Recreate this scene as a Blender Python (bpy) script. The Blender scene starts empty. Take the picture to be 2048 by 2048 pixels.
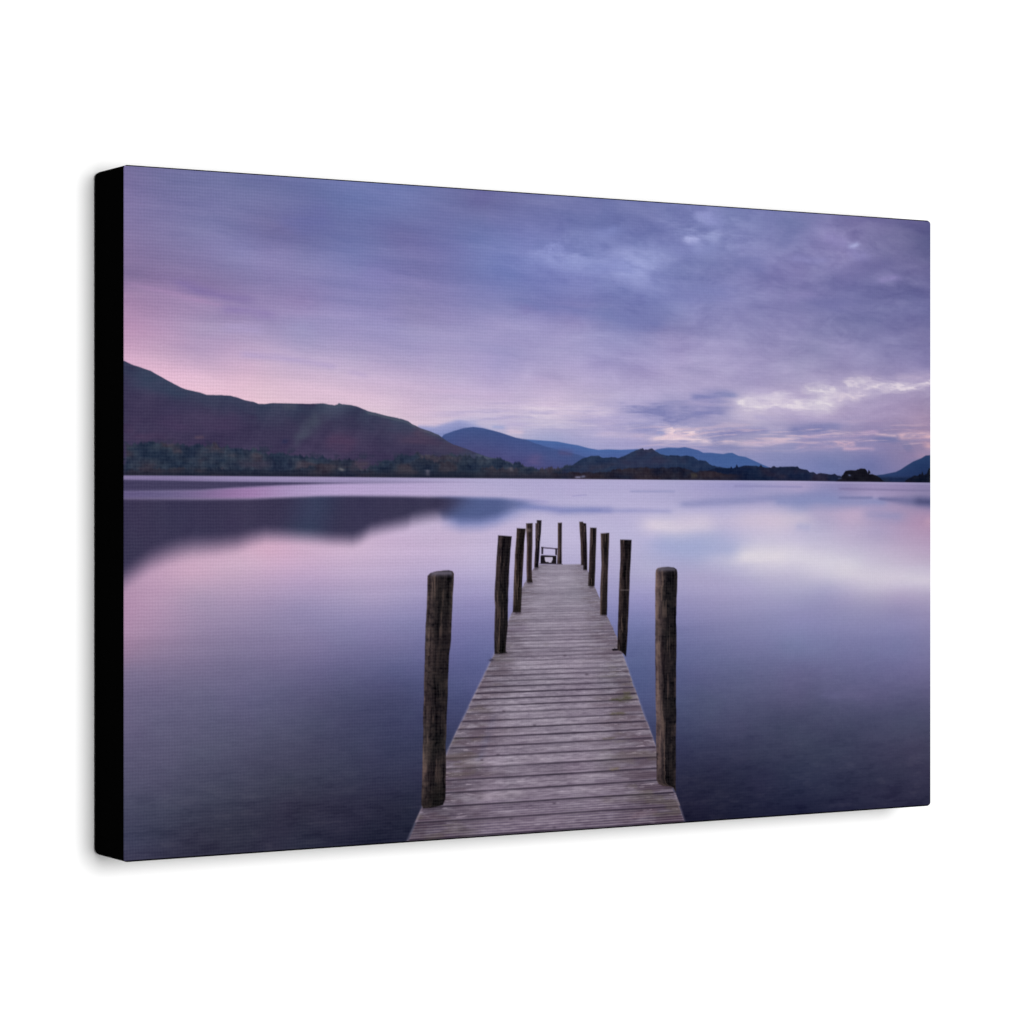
import bpy, math
import numpy as np

# ------------------------------------------------------------------ measures
H = 0.3048                 # canvas height  (12 in)
W = 0.4572                 # canvas width   (18 in)
T = 0.0317                 # canvas depth   (1 1/4 in)
ZC = 1.50                  # height of the canvas centre on the wall

scene = bpy.context.scene
scene.render.engine = 'CYCLES'
scene.render.resolution_x = 1024
scene.render.resolution_y = 1024

# ------------------------------------------------------------------ camera
cam_data = bpy.data.cameras.new('camera')
cam_data.sensor_fit = 'HORIZONTAL'
cam_data.sensor_width = 36.0
cam_data.lens = 101.35
cam_data.clip_start = 0.05
cam_data.clip_end = 50.0
cam = bpy.data.objects.new('camera', cam_data)
scene.collection.objects.link(cam)
cam.location = (-2.4701 * H, -T - 3.7970 * H, ZC + 0.0021 * H)
cam.rotation_euler = (math.radians(90), 0, -math.atan2(0.53067, 0.84758))
scene.camera = cam

# ------------------------------------------------------------------ world and lamp
world = bpy.data.worlds.new('World')
scene.world = world
world.use_nodes = True
world.node_tree.nodes['Background'].inputs['Color'].default_value = (1, 1, 1, 1)
world.node_tree.nodes['Background'].inputs['Strength'].default_value = 0.05

lamp_data = bpy.data.lights.new('softbox', 'AREA')
lamp_data.shape = 'DISK'
lamp_data.size = 1.34
lamp_data.energy = 52.0
lamp = bpy.data.objects.new('softbox', lamp_data)
scene.collection.objects.link(lamp)
lamp.location = (0.0, -2.5, ZC + 0.26)
lamp.rotation_euler = (math.radians(90) - math.atan2(0.26, 2.5), 0, 0)

fill_data = bpy.data.lights.new('wide_fill', 'AREA')   # larger, weaker lamp behind the key, added for faint shadow tails
fill_data.shape = 'DISK'
fill_data.size = 2.2
fill_data.energy = 37.0
fill = bpy.data.objects.new('wide_fill', fill_data)
scene.collection.objects.link(fill)
fill.location = (0.0, -2.6, ZC)
fill.rotation_euler = (math.radians(90), 0, 0)

scene.view_settings.view_transform = 'Standard'
scene.view_settings.look = 'None'
scene.view_settings.exposure = 0.0
scene.view_settings.gamma = 1.0
scene.view_settings.use_curve_mapping = False
PRINT_GAIN = 1.29           # light reaching the print; ink albedo = printed colour / this

# ------------------------------------------------------------------ helpers
def principled(name, rough, spec=0.5):
    m = bpy.data.materials.new(name)
    m.use_nodes = True
    b = m.node_tree.nodes['Principled BSDF']
    b.inputs['Roughness'].default_value = rough
    b.inputs['Specular IOR Level'].default_value = spec
    return m, m.node_tree, b

def link_mesh(name, me, mat, parent=None):
    o = bpy.data.objects.new(name, me)
    scene.collection.objects.link(o)
    if mat: me.materials.append(mat)
    if parent: o.parent = parent
    return o

# ------------------------------------------------------------------ the wall
m_wall, nt, b = principled('white_wall_paint', 0.9, 0.2)
n = nt.nodes.new('ShaderNodeTexNoise'); n.inputs['Scale'].default_value = 9.0; n.inputs['Detail'].default_value = 4
tc = nt.nodes.new('ShaderNodeTexCoord')
nt.links.new(tc.outputs['Object'], n.inputs['Vector'])
r = nt.nodes.new('ShaderNodeMapRange'); r.inputs['To Min'].default_value = 0.905; r.inputs['To Max'].default_value = 0.925
nt.links.new(n.outputs['Fac'], r.inputs['Value'])
c = nt.nodes.new('ShaderNodeCombineColor')
for k in range(3): nt.links.new(r.outputs['Result'], c.inputs[k])
nt.links.new(c.outputs['Color'], b.inputs['Base Color'])
wv = [(x, y, z) for y in (0.0, 0.12) for z in (0.0, 3.2) for x in (-4.0, 4.0)]
wf = [(0, 1, 3, 2), (5, 4, 6, 7), (4, 0, 2, 6), (1, 5, 7, 3), (2, 3, 7, 6), (4, 5, 1, 0)]
me = bpy.data.meshes.new('wall'); me.from_pydata(wv, [], wf)
wall = link_mesh('wall', me, m_wall)
wall['kind'] = 'structure'
wall['label'] = 'plain white wall behind the canvas print'

# ------------------------------------------------------------------ the canvas print
root = bpy.data.objects.new('canvas_print', None)
root.empty_display_size = 0.05
scene.collection.objects.link(root)
root.location = (0, -0.0006, ZC)
root['label'] = 'stretched canvas print of a wooden jetty on a purple lake, with black wrapped edges'
root['category'] = 'canvas print'

# black wrapped edge: rounded rectangle pulled back from the face to the wall
def ring(inset, y, rad=0.0020, seg=9):
    hw, hh = W / 2 - inset, H / 2 - inset
    rr = max(rad - inset, 0.0003)
    pts = []
    for cx, cz, a0 in ((hw - rr, hh - rr, 0), (-hw + rr, hh - rr, 90), (-hw + rr, -hh + rr, 180), (hw - rr, -hh + rr, 270)):
        for k in range(seg):
            a = math.radians(a0 + 90 * k / (seg - 1))
            pts.append((cx + rr * math.cos(a), y, cz + rr * math.sin(a)))
    return pts
rings = [ring(0.0009, -T + 0.00022), ring(0.00035, -T + 0.00026), ring(0.00010, -T + 0.00045), ring(0, -T + 0.0008),
         ring(0, -T + 0.0030, 0.0022), ring(0, -0.0040, 0.0029), ring(0, -0.0010, 0.0031), ring(0.0005, 0.0, 0.0033)]
verts, faces = [], []
N = len(rings[0])
for g in rings: verts += g
for a in range(len(rings) - 1):
    for k in range(N):
        k2 = (k + 1) % N
        faces.append((a * N + k, a * N + k2, (a + 1) * N + k2, (a + 1) * N + k))
faces.append(tuple(range(N - 1, -1, -1)))
faces.append(tuple(range((len(rings) - 1) * N, len(rings) * N)))
me = bpy.data.meshes.new('wrapped_edge'); me.from_pydata(verts, [], faces)
m_black, nt, b = principled('black_canvas_edge', 1.0, 0.0)
tc = nt.nodes.new('ShaderNodeTexCoord')
n = nt.nodes.new('ShaderNodeTexNoise'); n.inputs['Scale'].default_value = 900.0
nt.links.new(tc.outputs['Object'], n.inputs['Vector'])
r = nt.nodes.new('ShaderNodeMapRange'); r.inputs['To Min'].default_value = 0.0008; r.inputs['To Max'].default_value = 0.0022
nt.links.new(n.outputs['Fac'], r.inputs['Value'])
c = nt.nodes.new('ShaderNodeCombineColor')
for k in range(3): nt.links.new(r.outputs['Result'], c.inputs[k])
nt.links.new(c.outputs['Color'], b.inputs['Base Color'])
edge = link_mesh('wrapped_edge', me, m_black, root)
edge['label'] = 'solid black canvas folded round the sides'

# ================================================================== the printed picture
# Flat print: every ink colour below belongs to the picture on the cloth.  Canvas
# units: U 0..1500 from the left edge, V 0..1000 down from the top edge.
NU, NV = 1260, 840
u1 = np.linspace(0, 1500, NU); v1 = np.linspace(0, 1000, NV)
U, V = np.meshgrid(u1, v1)
DU, DV = u1[1], v1[1]

def sm(a, b_, x):
    t = np.clip((x - a) / (b_ - a), 0, 1)
    return t * t * (3 - 2 * t)

def noise(su, sv, octv=4, seed=0, rough=0.5, X=None, Y=None):
    X = U if X is None else X; Y = V if Y is None else Y
    rng = np.random.RandomState(seed)
    out = np.zeros(np.broadcast(X, Y).shape); amp = 1.0; tot = 0
    for o in range(octv):
        L = rng.rand(128, 128)
        x = X / su + 17.3 * o + 500; y = Y / sv + 9.1 * o + 500
        xi = np.floor(x).astype(np.int64); yi = np.floor(y).astype(np.int64)
        fx = x - xi; fy = y - yi
        fx = fx * fx * (3 - 2 * fx); fy = fy * fy * (3 - 2 * fy)
        xi %= 128; yi %= 128; x2 = (xi + 1) % 128; y2 = (yi + 1) % 128
        out += amp * ((L[yi, xi] * (1 - fx) + L[yi, x2] * fx) * (1 - fy) + (L[y2, xi] * (1 - fx) + L[y2, x2] * fx) * fy)
        tot += amp; amp *= rough; su *= 0.5; sv *= 0.5
    return out / tot * 2 - 1

def rbf(samples, sy=1.7, lam=6.0):
    s = np.array(samples, float)
    p = s[:, :2] * (1, sy)
    d = np.linalg.norm(p[:, None] - p[None], axis=2)
    n_ = len(p)
    A = np.zeros((n_ + 3, n_ + 3))
    A[:n_, :n_] = -d - lam * np.eye(n_)
    A[:n_, n_] = 1; A[n_, :n_] = 1
    A[:n_, n_ + 1:] = p / 1000; A[n_ + 1:, :n_] = (p / 1000).T
    rhs = np.zeros((n_ + 3, 3)); rhs[:n_] = s[:, 2:]
    w = np.linalg.solve(A, rhs)
    gu = np.linspace(0, 1500, 181); gv = np.linspace(0, 1000, 161)
    GU, GV = np.meshgrid(gu, gv)
    q = np.stack([GU.ravel(), GV.ravel() * sy], 1)
    D = np.linalg.norm(q[:, None] - p[None], axis=2)
    f = -D @ w[:n_] + w[n_] + (q / 1000) @ w[n_ + 1:]
    f = f.reshape(161, 181, 3)
    for _ in range(2):
        f[1:-1] = (f[:-2] + 2 * f[1:-1] + f[2:]) / 4
        f[:, 1:-1] = (f[:, :-2] + 2 * f[:, 1:-1] + f[:, 2:]) / 4
    xi = np.clip(u1 / 1500 * 180, 0, 179.999); yi = np.clip(v1 / 1000 * 160, 0, 159.999)
    x0 = xi.astype(int); y0 = yi.astype(int); fx = (xi - x0)[None, :, None]; fy = (yi - y0)[:, None, None]
    fx = fx * fx * (3 - 2 * fx) * .5 + fx * .5; fy = fy * fy * (3 - 2 * fy) * .5 + fy * .5
    a = f[y0][:, x0]; b2 = f[y0][:, x0 + 1]; c2 = f[y0 + 1][:, x0]; d2 = f[y0 + 1][:, x0 + 1]
    return np.clip((a * (1 - fx) + b2 * fx) * (1 - fy) + (c2 * (1 - fx) + d2 * fx) * fy, 0, 255)

def over(img, mask, col):
    col = np.asarray(col, float)
    img += mask[..., None] * (col - img)

def box(x0, x1, y0, y1):
    return (slice(max(int(y0 / DV) - 1, 0), max(min(int(y1 / DV) + 2, NV), 0)), slice(max(int(x0 / DU) - 1, 0), max(min(int(x1 / DU) + 2, NU), 0)))

def stroke(img, pts, w, col, alpha=1.0, wob=0.35, seed=1, sharp=2.0, ns=(60, 9), taper=True):
    """soft brush stroke; w is the half width (V units), one value or one per point"""
    P = np.array(pts, float)
    ws = np.full(len(P), float(w)) if np.isscalar(w) else np.array(w, float)
    if len(P) == 1:
        P = np.vstack([P, P + (0.5, 0)]); ws = np.repeat(ws, 2)
    if 58 <= seed <= 90: ws = ws * 1.28; sharp = 1.6
    m = 2.6 * ws.max()
    sl = box(P[:, 0].min() - m * 2, P[:, 0].max() + m * 2, P[:, 1].min() - m, P[:, 1].max() + m)
    x = U[sl]; y = V[sl]
    if x.size == 0: return
    wobn = noise(ns[0], ns[1], 3, seed, X=x, Y=y)
    y = y + wobn * ws.mean() * wob * 1.6
    best = np.zeros(x.shape)
    segl = np.linalg.norm(np.diff(P, axis=0), axis=1); cum = np.concatenate([[0], np.cumsum(segl)]); tot = cum[-1]
    tl = min(.3, 3.5 * ws.mean() / tot) if tot > 8 and taper else 0
    for i in range(len(P) - 1):
        ax, ay = P[i]; dx, dy = P[i + 1] - P[i]
        L2 = (dx * dx + dy * dy * 4) + 1e-9
        t = np.clip(((x - ax) * dx + (y - ay) * dy * 4) / L2, 0, 1)
        wt = ws[i] + (ws[i + 1] - ws[i]) * t
        d = np.hypot((x - ax - t * dx) * 0.5, y - ay - t * dy) / wt
        e = np.exp(-d ** sharp)
        if tl:
            g = (cum[i] + segl[i] * t) / tot
            e = e * (.12 + .88 * sm(0, tl, g) * sm(0, tl, 1 - g))
        best = np.maximum(best, e)
    best *= np.clip(1 + wob * 1.2 * noise(ns[0] * .5, ns[1] * .6, 3, seed + 7, X=x, Y=y), 0, 1.6)
    if 58 <= seed <= 90:
        fib = noise(52, 5.6, 4, seed + 300, .58, X=x, Y=y + x * .06 + 4 * noise(40, 12, 2, seed + 301, X=x, Y=y))
        best *= np.clip(.80 + .80 * fib, .15, 1.05)
    over(img[sl], np.clip(best * alpha, 0, 1), col)

def poly_sdf(pts, sl, jit=None):
    P = np.array(pts, float); x = U[sl]; y = V[sl]
    if jit is not None: x = x + jit
    d = np.full(x.shape, 1e9); inside = np.zeros(x.shape, bool)
    for i in range(len(P)):
        ax, ay = P[i]; bx, by = P[(i + 1) % len(P)]
        dx, dy = bx - ax, by - ay
        t = np.clip(((x - ax) * dx + (y - ay) * dy) / (dx * dx + dy * dy + 1e-9), 0, 1)
        d = np.minimum(d, np.hypot(x - ax - t * dx, y - ay - t * dy))
        c_ = ((ay > y) != (by > y))
        with np.errstate(divide='ignore', invalid='ignore'):
            xx = ax + (y - ay) * dx / (dy if dy != 0 else 1e-9)
        inside ^= c_ & (x < xx)
    return np.where(inside, -d, d)

def poly(pts, soft=0.9, jit=None, pad=4):
    P = np.array(pts, float)
    sl = box(P[:, 0].min() - pad, P[:, 0].max() + pad, P[:, 1].min() - pad, P[:, 1].max() + pad)
    j = jit[sl] if jit is not None else None
    return sl, sm(soft, -soft, poly_sdf(pts, sl, j))

def prof(pts):
    P = np.array(sorted(pts)); return np.interp(u1, P[:, 0], P[:, 1])[None, :]

# ------------------------------------------------------------------ sky
SKY = [(2.7,7.8,122,112,168),(73.6,17.8,112,112,168),(202.7,39.3,112,114,172),(370.3,29.6,104,116,178),(2.7,79.5,124,112,168),(121.5,73.1,120,118,176),(235.7,78,116,112,168),(294,63.8,106,108,166),(2.7,122.5,130,112,165),(81.5,122.3,125,115,170),(186.4,113.6,124,122,182),(370.3,104.7,112,118,180),(2.7,162.7,138,115,166),(137.6,167,134,116,170),(285.7,153.4,134,125,184),(422,147.5,126,124,186),(2.7,194.2,166,130,178),(121.5,193.2,152,128,180),(285.7,186.8,148,132,188),(439.3,180.8,140,132,190),(2.7,230,182,140,186),(121.5,229.5,165,145,192),(285.7,223.9,155,148,200),(439.3,218.7,150,142,198),(2.7,265.9,206,160,200),(121.5,262.3,182,155,200),(285.7,261.1,178,160,206),(439.3,256.5,170,158,206),(57.7,285.9,216,172,208),(202.7,289.2,215,178,212),(327.8,293.4,205,178,214),(121.5,311.8,228,185,216),(219.2,327.1,232,192,218),(370.3,316.3,214,184,216),(439.3,332.2,215,188,218),(422,351.4,225,196,220),(2.7,280.2,214,168,206),(302.4,331.3,228,192,220),(456.7,17.1,108,118,180),(598.9,16.5,108,108,164),(727.4,16.9,112,116,174),(918,18.1,116,122,180),(456.7,77.8,112,110,170),(589.9,70.9,108,116,178),(681.1,66.3,112,118,182),(821.7,35.3,112,118,178),(908.3,78.6,124,132,192),(802.7,115.4,126,134,196),(500.7,121.3,122,118,178),(635.3,122.9,116,126,190),(456.7,176.4,138,130,186),(589.9,171.1,134,132,190),(727.4,157.9,124,128,190),(869.6,156.2,124,130,190),(483,205.8,150,140,192),(635.3,208.1,156,148,200),(774.3,195.4,146,140,194),(869.6,192,124,128,186),(937.5,189.6,126,128,186),(821.7,225.4,150,147,199),(483,251.4,164,154,204),(635.3,262.3,160,152,204),(821.7,257.1,158,150,202),(937.5,253.8,160,152,202),(474.3,297.3,192,170,210),(635.3,285.6,170,158,206),(821.7,296.7,176,164,208),(474.3,327.7,206,180,214),(635.3,316.6,190,172,212),(821.7,320.4,184,170,210),(589.9,346.9,202,186,218),(736.8,345.7,206,190,220),(509.5,361.3,212,190,218),(635.3,372.4,186,178,214),(774.3,375,172,166,210),(869.6,383.2,165,160,208),(727.4,392.9,150,155,205),(589.9,362.3,190,180,216),(947.3,20.5,120,126,185),(1117.3,19.3,118,124,182),(1220.4,22.1,112,116,172),(1325.9,16.5,118,114,168),(1477.9,8.4,104,100,152),(1491.2,37.6,92,92,142),(1262.3,34.8,130,126,182),(1016.5,97.7,118,124,182),(1117.3,93.1,126,126,184),(1220.4,92.5,128,124,180),(1379.6,72.6,112,108,162),(1483.4,84.9,105,102,155),(947.3,149.1,124,130,190),(1117.3,142.2,128,128,184),(1325.9,133.8,116,116,172),(1483.4,153.1,110,110,165),(947.3,205.3,144,140,192),(1117.3,199.6,142,138,190),(1325.9,192.5,128,126,178),(1483.4,191.5,118,114,166),(947.3,269.6,172,162,208),(1066.6,250.2,166,156,204),(1220.4,245.8,154,148,194),(1379.6,241.3,145,138,188),(1483.4,238.4,132,126,178),(1117.3,289.7,166,156,202),(1117.3,347,186,173,208),(1272.9,336,174,158,200),(1434,324.6,156,140,182),(1483.4,345,156,134,172),(1066.6,398.4,140,140,190),(1168.6,399.7,136,138,188),(1272.9,412.7,114,122,176),(1368.8,414.3,112,118,172),(1220.4,432.3,122,128,184),(1325.9,389.6,140,134,182),(1434,409.5,135,125,172),(996.6,389.5,150,150,200)]
img = rbf(SKY)
img = img + (img.mean(2, keepdims=True) - img) * (.05 + .09 * sm(700, 60, U))[..., None]
tilt = V - U * 0.10
nA = noise(330, 40, 5, 11, 0.55, Y=tilt)
nB = noise(140, 34, 5, 23, 0.6, Y=V + U * 0.05)
nC = noise(46, 17, 4, 31, 0.6)
right = sm(520, 950, U); top = sm(430, 260, V)
nA2 = noise(260, 22, 5, 12, 0.6, Y=V - U * 0.07 + 14 * nB)
warp = 26 * noise(120, 60, 3, 24, .5)
nD = noise(110, 30, 5, 25, 0.62, X=U + 2 * warp, Y=V - U * .04 + warp)
nE = noise(60, 26, 5, 27, 0.62, X=U + warp, Y=V + warp * .6)
low = sm(430, 330, V)
img += (nA * 9)[..., None] * np.array([1, .95, .8]) * (1 - .5 * right)[..., None]
img += (nA2 * 11 * (.45 + .55 * (1 - right)))[..., None] * np.array([1.05, .85, .8])
img += (nB * 9 * (.25 + .75 * right) + nD * 17 * (.3 + .7 * right) * low + nC * 5 * right * top)[..., None] * np.array([1, .98, .85])
brk = np.zeros_like(U)
for (bx, by), rx, ry, k in zip([(755.5,90),(888.9,103.5),(1016.5,32.9),(1076.7,54.1),(1315.3,50.5),(1220.4,80.1),(1412.2,100.7),(681.1,120.8)], (70,90,60,60,70,80,60,60), (32,34,40,30,34,26,18,26), (.8,.7,1.25,.6,.95,.5,.5,.5)):
    brk = np.maximum(brk, k * np.exp(-((U - bx) / rx) ** 2 - ((V - by) / ry) ** 2))
img += ((sm(-.25, .55, nE) * 34) * brk - sm(.0, .5, -nE) * 7 * sm(640, 900, U) * sm(320, 190, V))[..., None] * np.array([1, 1, .9])
img += (noise(420, 26, 3, 41, .5, Y=tilt) * 4 * sm(120, 330, V) * (1 - right))[..., None] * np.array([1.2, .2, .3])

S = lambda *a, **k: stroke(img, *a, **k)
# darker sweeps
S([(252.3,82.3),(302.4,61.8),(353.2,53.1)], 20, (102,106,166), .55, seed=3, ns=(90, 20))
S([(65.6,159.9),(145.7,177.6),(219.2,190.1)], 9, (126,110,168), .6, seed=4)
S([(145.7,200.3),(206.8,202.4),(252.3,214)], 7, (138,120,178), .55, seed=5)
S([(2.7,169.1),(65.6,178.7),(161.9,196.7)], 4, (172,140,188), .35, seed=6)
S([(361.8,285.1),(404.7,293)], 4, (178,160,205), .4, seed=8)
S([(178.2,264.2),(285.7,272.2),(353.2,281.5)], 5, (172,156,204), .5, seed=9)
S([(145.7,228.7),(235.7,230.8)], 8, (172,158,206), .5, seed=12)
S([(580.9,8.3),(621.6,15.2)], 22, (102,102,158), .55, seed=13, ns=(50, 20))
S([(635.3,163.1),(727.4,175.1),(802.7,183.3),(879.2,191.7),(957.2,198.5)], [8, 10, 12, 15, 9], (114,120,178), .6, seed=14)
S([(671.9,175.7),(690.3,186.7)], 7, (128,122,180), .5, seed=15)
S([(812.2,20),(850.3,27.4)], 20, (104,112,170), .5, seed=16, ns=(50, 20))
S([(1066.6,87.2),(1158.3,95.3)], 14, (112,116,174), .45, seed=17)
S([(1178.9,40.8),(1210,47.4)], 16, (110,114,170), .5, seed=18, ns=(50, 20))
S([(1304.6,76.1),(1368.8,85.8),(1434,70.1)], 14, (104,102,156), .45, seed=19)
S([(1220.4,146.4),(1325.9,152.3)], 12, (112,112,168), .5, seed=20)
S([(1097,130.8),(947.3,157.1)], 14, (122,126,186), .4, seed=21)
# light breaks high in the cloud
S([(713.5,91.2),(736.8,84.6),(751.7,79.1)], [5, 8, 5], (146,152,212), .7, wob=.8, seed=24, ns=(12, 7))
S([(802.7,66.4),(831.2,52.2),(869.6,44.7)], 8, (128,136,196), .6, seed=25, ns=(30, 12))
S([(793.2,115.8),(850.3,106.9),(908.3,114.6)], 10, (134,142,202), .55, seed=26, ns=(40, 14))
S([(671.9,109.5),(704.2,119.8)], 8, (128,136,196), .5, seed=27, ns=(30, 12))
S([(1011.5,7.2),(1038.5,23.6),(1028.5,38.7)], [12, 12, 8], (146,150,208), .7, seed=28, ns=(24, 14))
S([(978.8,51),(994.7,56.7),(1018.5,52.2)], [3, 7, 5], (170,174,226), .9, seed=29, ns=(16, 8))
S([(947.3,80.7),(1056.6,63.3)], 12, (132,138,196), .45, seed=30, ns=(30, 14))
S([(1262.3,33.2),(1296.1,44.8),(1325.9,39.9)], 10, (138,132,188), .6, seed=32, ns=(26, 10))
S([(1329.1,49.8),(1334.5,48.7)], 5, (168,170,220), .85, seed=33, ns=(12, 8))
S([(1315.3,58.9),(1349.5,67.3),(1368.8,56.3)], 9, (140,136,192), .65, seed=34, ns=(22, 9))
S([(1189.2,74.9),(1230.9,79.6),(1283.4,78.8)], [6, 8, 4], (140,138,194), .6, seed=35, ns=(24, 9))
S([(1379.6,108.1),(1412.2,101.6),(1440.5,100.4)], 5, (142,134,190), .7, seed=36, ns=(24, 9))
S([(1455.9,52.1),(1539,30.9)], 16, (90,90,140), .5, seed=37)
S([(1178.9,141.4),(1262.3,132.2)], 9, (142,134,190), .4, seed=38)
# low cloud bars over the fells
S([(988.7,310.5),(1046.5,306),(1099,308.1)], [6, 8, 4], (130,132,184), .9, seed=50, wob=.5)
S([(842.7,334.3),(918,339.3),(976.9,340.6),(1036.5,331.4),(1090.9,328.7)], [7, 15, 18, 14, 9], (128,129,182), .9, seed=51, wob=.6)
S([(869.6,364),(939.5,359.7)], 9, (136,137,190), .85, seed=52)
S([(927.8,367.9),(947.3,370.9)], 5, (138,146,200), .7, seed=52)
S([(1038.5,370.3),(1097,365.4),(1163.4,363.5)], [5, 7, 6], (132,130,182), .85, seed=53)
S([(1185.1,365.7),(1241.3,359.9),(1315.3,353.7)], [8, 10, 6], (122,124,176), .85, seed=54)
S([(1366.7,373.1),(1417.6,374.1),(1439.4,378.9)], [5, 8, 6], (114,118,168), .85, seed=55)
S([(1436.2,389.1),(1460.3,383.7)], 11, (116,116,164), .55, seed=56, wob=.4)
S([(1117.3,340.5),(1168.6,344.5)], 4, (170,160,204), .6, seed=57)
# bright bands
WHT = (222,212,229)
S([(1071.7,321.7),(1178.9,317.9),(1262.3,307.1),(1347.3,288.5),(1539,271.1)], [10, 15, 18, 15, 12], (196,184,216), .62, seed=59, wob=.5)
S([(1074.7,320.1),(1117.3,321.6),(1178.9,317.9),(1232.9,321.8),(1272.9,318.5),(1304.6,312)], [3, 9, 7, 7, 8, 3], WHT, 1.0, seed=60, wob=.55, ns=(30, 6))
S([(1097,314.7),(1158.3,306.8),(1210,299.1)], [5, 5, 3], (212,202,226), .75, seed=61, wob=.6, ns=(26, 6))
S([(1212.1,294.1),(1262.3,292.1),(1279.2,302.6),(1264.4,313.7)], [3, 6, 9, 7], WHT, .95, seed=62, wob=.6, ns=(22, 6))
S([(1278.1,293.4),(1296.1,291.3)], 3, WHT, .8, seed=63, wob=.5, ns=(16, 5))
S([(1302.5,278.6),(1338.8,281.1),(1368.8,284.6),(1423,285.9),(1461.4,281.6),(1539,273.7)], [3, 7, 8, 6, 5, 3], (222,210,228), .95, seed=64, wob=.65, ns=(26, 6))
S([(1315.3,286.7),(1331.3,284.6)], 4, WHT, .7, seed=65, wob=.5, ns=(16, 5))
S([(1283.4,307.5),(1320.6,305),(1368.8,294.7)], [6, 5, 4], (218,204,224), .8, seed=66, wob=.7, ns=(20, 6))
S([(1334.5,273.7),(1363.5,278.8)], 3, (214,204,224), .7, seed=67, wob=.5, ns=(16, 5))
S([(1412.2,272.6),(1539,263.4)], 5, (182,168,204), .7, seed=68, wob=.5)
S([(662.7,340.9),(722.8,341.3),(802.7,336.6),(858,342.7)], [7, 9, 8, 6], (216,202,226), .62, seed=70, wob=.8, ns=(60, 7))
S([(856.1,343.6),(908.3,352.2),(947.3,358)], 5, (196,186,220), .5, seed=71)
S([(635.3,360),(699.6,362),(755.5,367.4)], 3, (178,166,210), .5, seed=72)
S([(615.2,365.7),(646.2,367.6)], 3, (150,160,212), .7, seed=73)
S([(640.7,372.3),(682.9,374.8)], 5, (214,192,216), .7, seed=74)
S([(545,361.5),(600.7,360.5)], 5, (164,168,214), .6, seed=75)
S([(802.7,374.6),(879.2,376.6),(937.5,379.8)], [4, 6, 7], (204,186,216), .5, seed=76)
PNK = (232,208,222)
S([(933.6,376.7),(962.1,371.4),(994.7,368.5),(1018.5,373.9)], [5, 8, 8, 5], PNK, .8, seed=77, wob=.9, ns=(26, 6))
S([(939.5,375.8),(996.6,375.8)], 2.2, (208,180,208), .6, seed=78, wob=.5, ns=(26, 6))
S([(908.3,381),(976.9,381.7),(1046.5,381.6)], [4, 5, 4], PNK, .75, seed=79, wob=.6)
S([(1052.5,382.3),(1117.3,383.1),(1178.9,379.8),(1228.8,375)], [3, 4.4, 4.8, 3], (222,198,216), .8, seed=80, wob=.6)
S([(1086.8,386.8),(1199.6,385.3)], 4, (190,170,204), .6, seed=81)
S([(1199.6,387),(1304.6,387.3)], 6, (178,156,192), .6, seed=82)
S([(1220.4,373.4),(1325.9,370.3),(1390.4,362.6)], 3, (190,162,198), .6, seed=83, wob=.6)
S([(1283.4,379.2),(1315.3,383.8),(1340.9,384.4)], [2, 4, 2.5], (214,176,198), .8, seed=84, wob=.6, ns=(18, 5))
S([(1304.6,391.5),(1381.8,392.3)], 2.2, (206,172,200), .7, seed=85)
S([(1374.2,365.4),(1428.5,368.8)], 2, (214,184,204), .7, seed=86)
S([(1420.9,369.8),(1458.1,367.6),(1539,369)], [3, 5, 4], (220,182,198), .9, seed=87, wob=.4, ns=(26, 6))
S([(1475.7,386.9),(1539,377.6)], 9, (198,160,180), .8, seed=88, wob=.5)
S([(1455.9,405),(1539,391.3)], 6, (168,138,174), .5, seed=89)

fib2 = noise(90, 5.0, 4, 95, .6, Y=V + U * .035 + 5 * noise(90, 18, 2, 96))
(rx0, ry0), (rx1, ry1) = [(850.3,377.1),(1533.4,367.3)]
reg = np.exp(-((V - (ry0 + (ry1 - ry0) * (U - rx0) / (rx1 - rx0))) / 20) ** 2) * sm(rx0, rx0 + 90, U)
over(img, sm(.06, .42, fib2) * reg * .55, (218, 188, 207))
over(img, sm(.06, .42, -fib2) * reg * .30, (128, 128, 178))
reg2 = np.exp(-((V - [(727.4,349.8)][0][1]) / 26) ** 2) * sm([(474.3,350.5)][0][0], [(598.9,348.2)][0][0], U) * sm([(947.3,341.9)][0][0], [(821.7,344.2)][0][0], U)
over(img, sm(.02, .45, fib2) * reg2 * .5, (214, 200, 224))
over(img, sm(.05, .45, -fib2) * reg2 * .35, (160, 154, 204))

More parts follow.
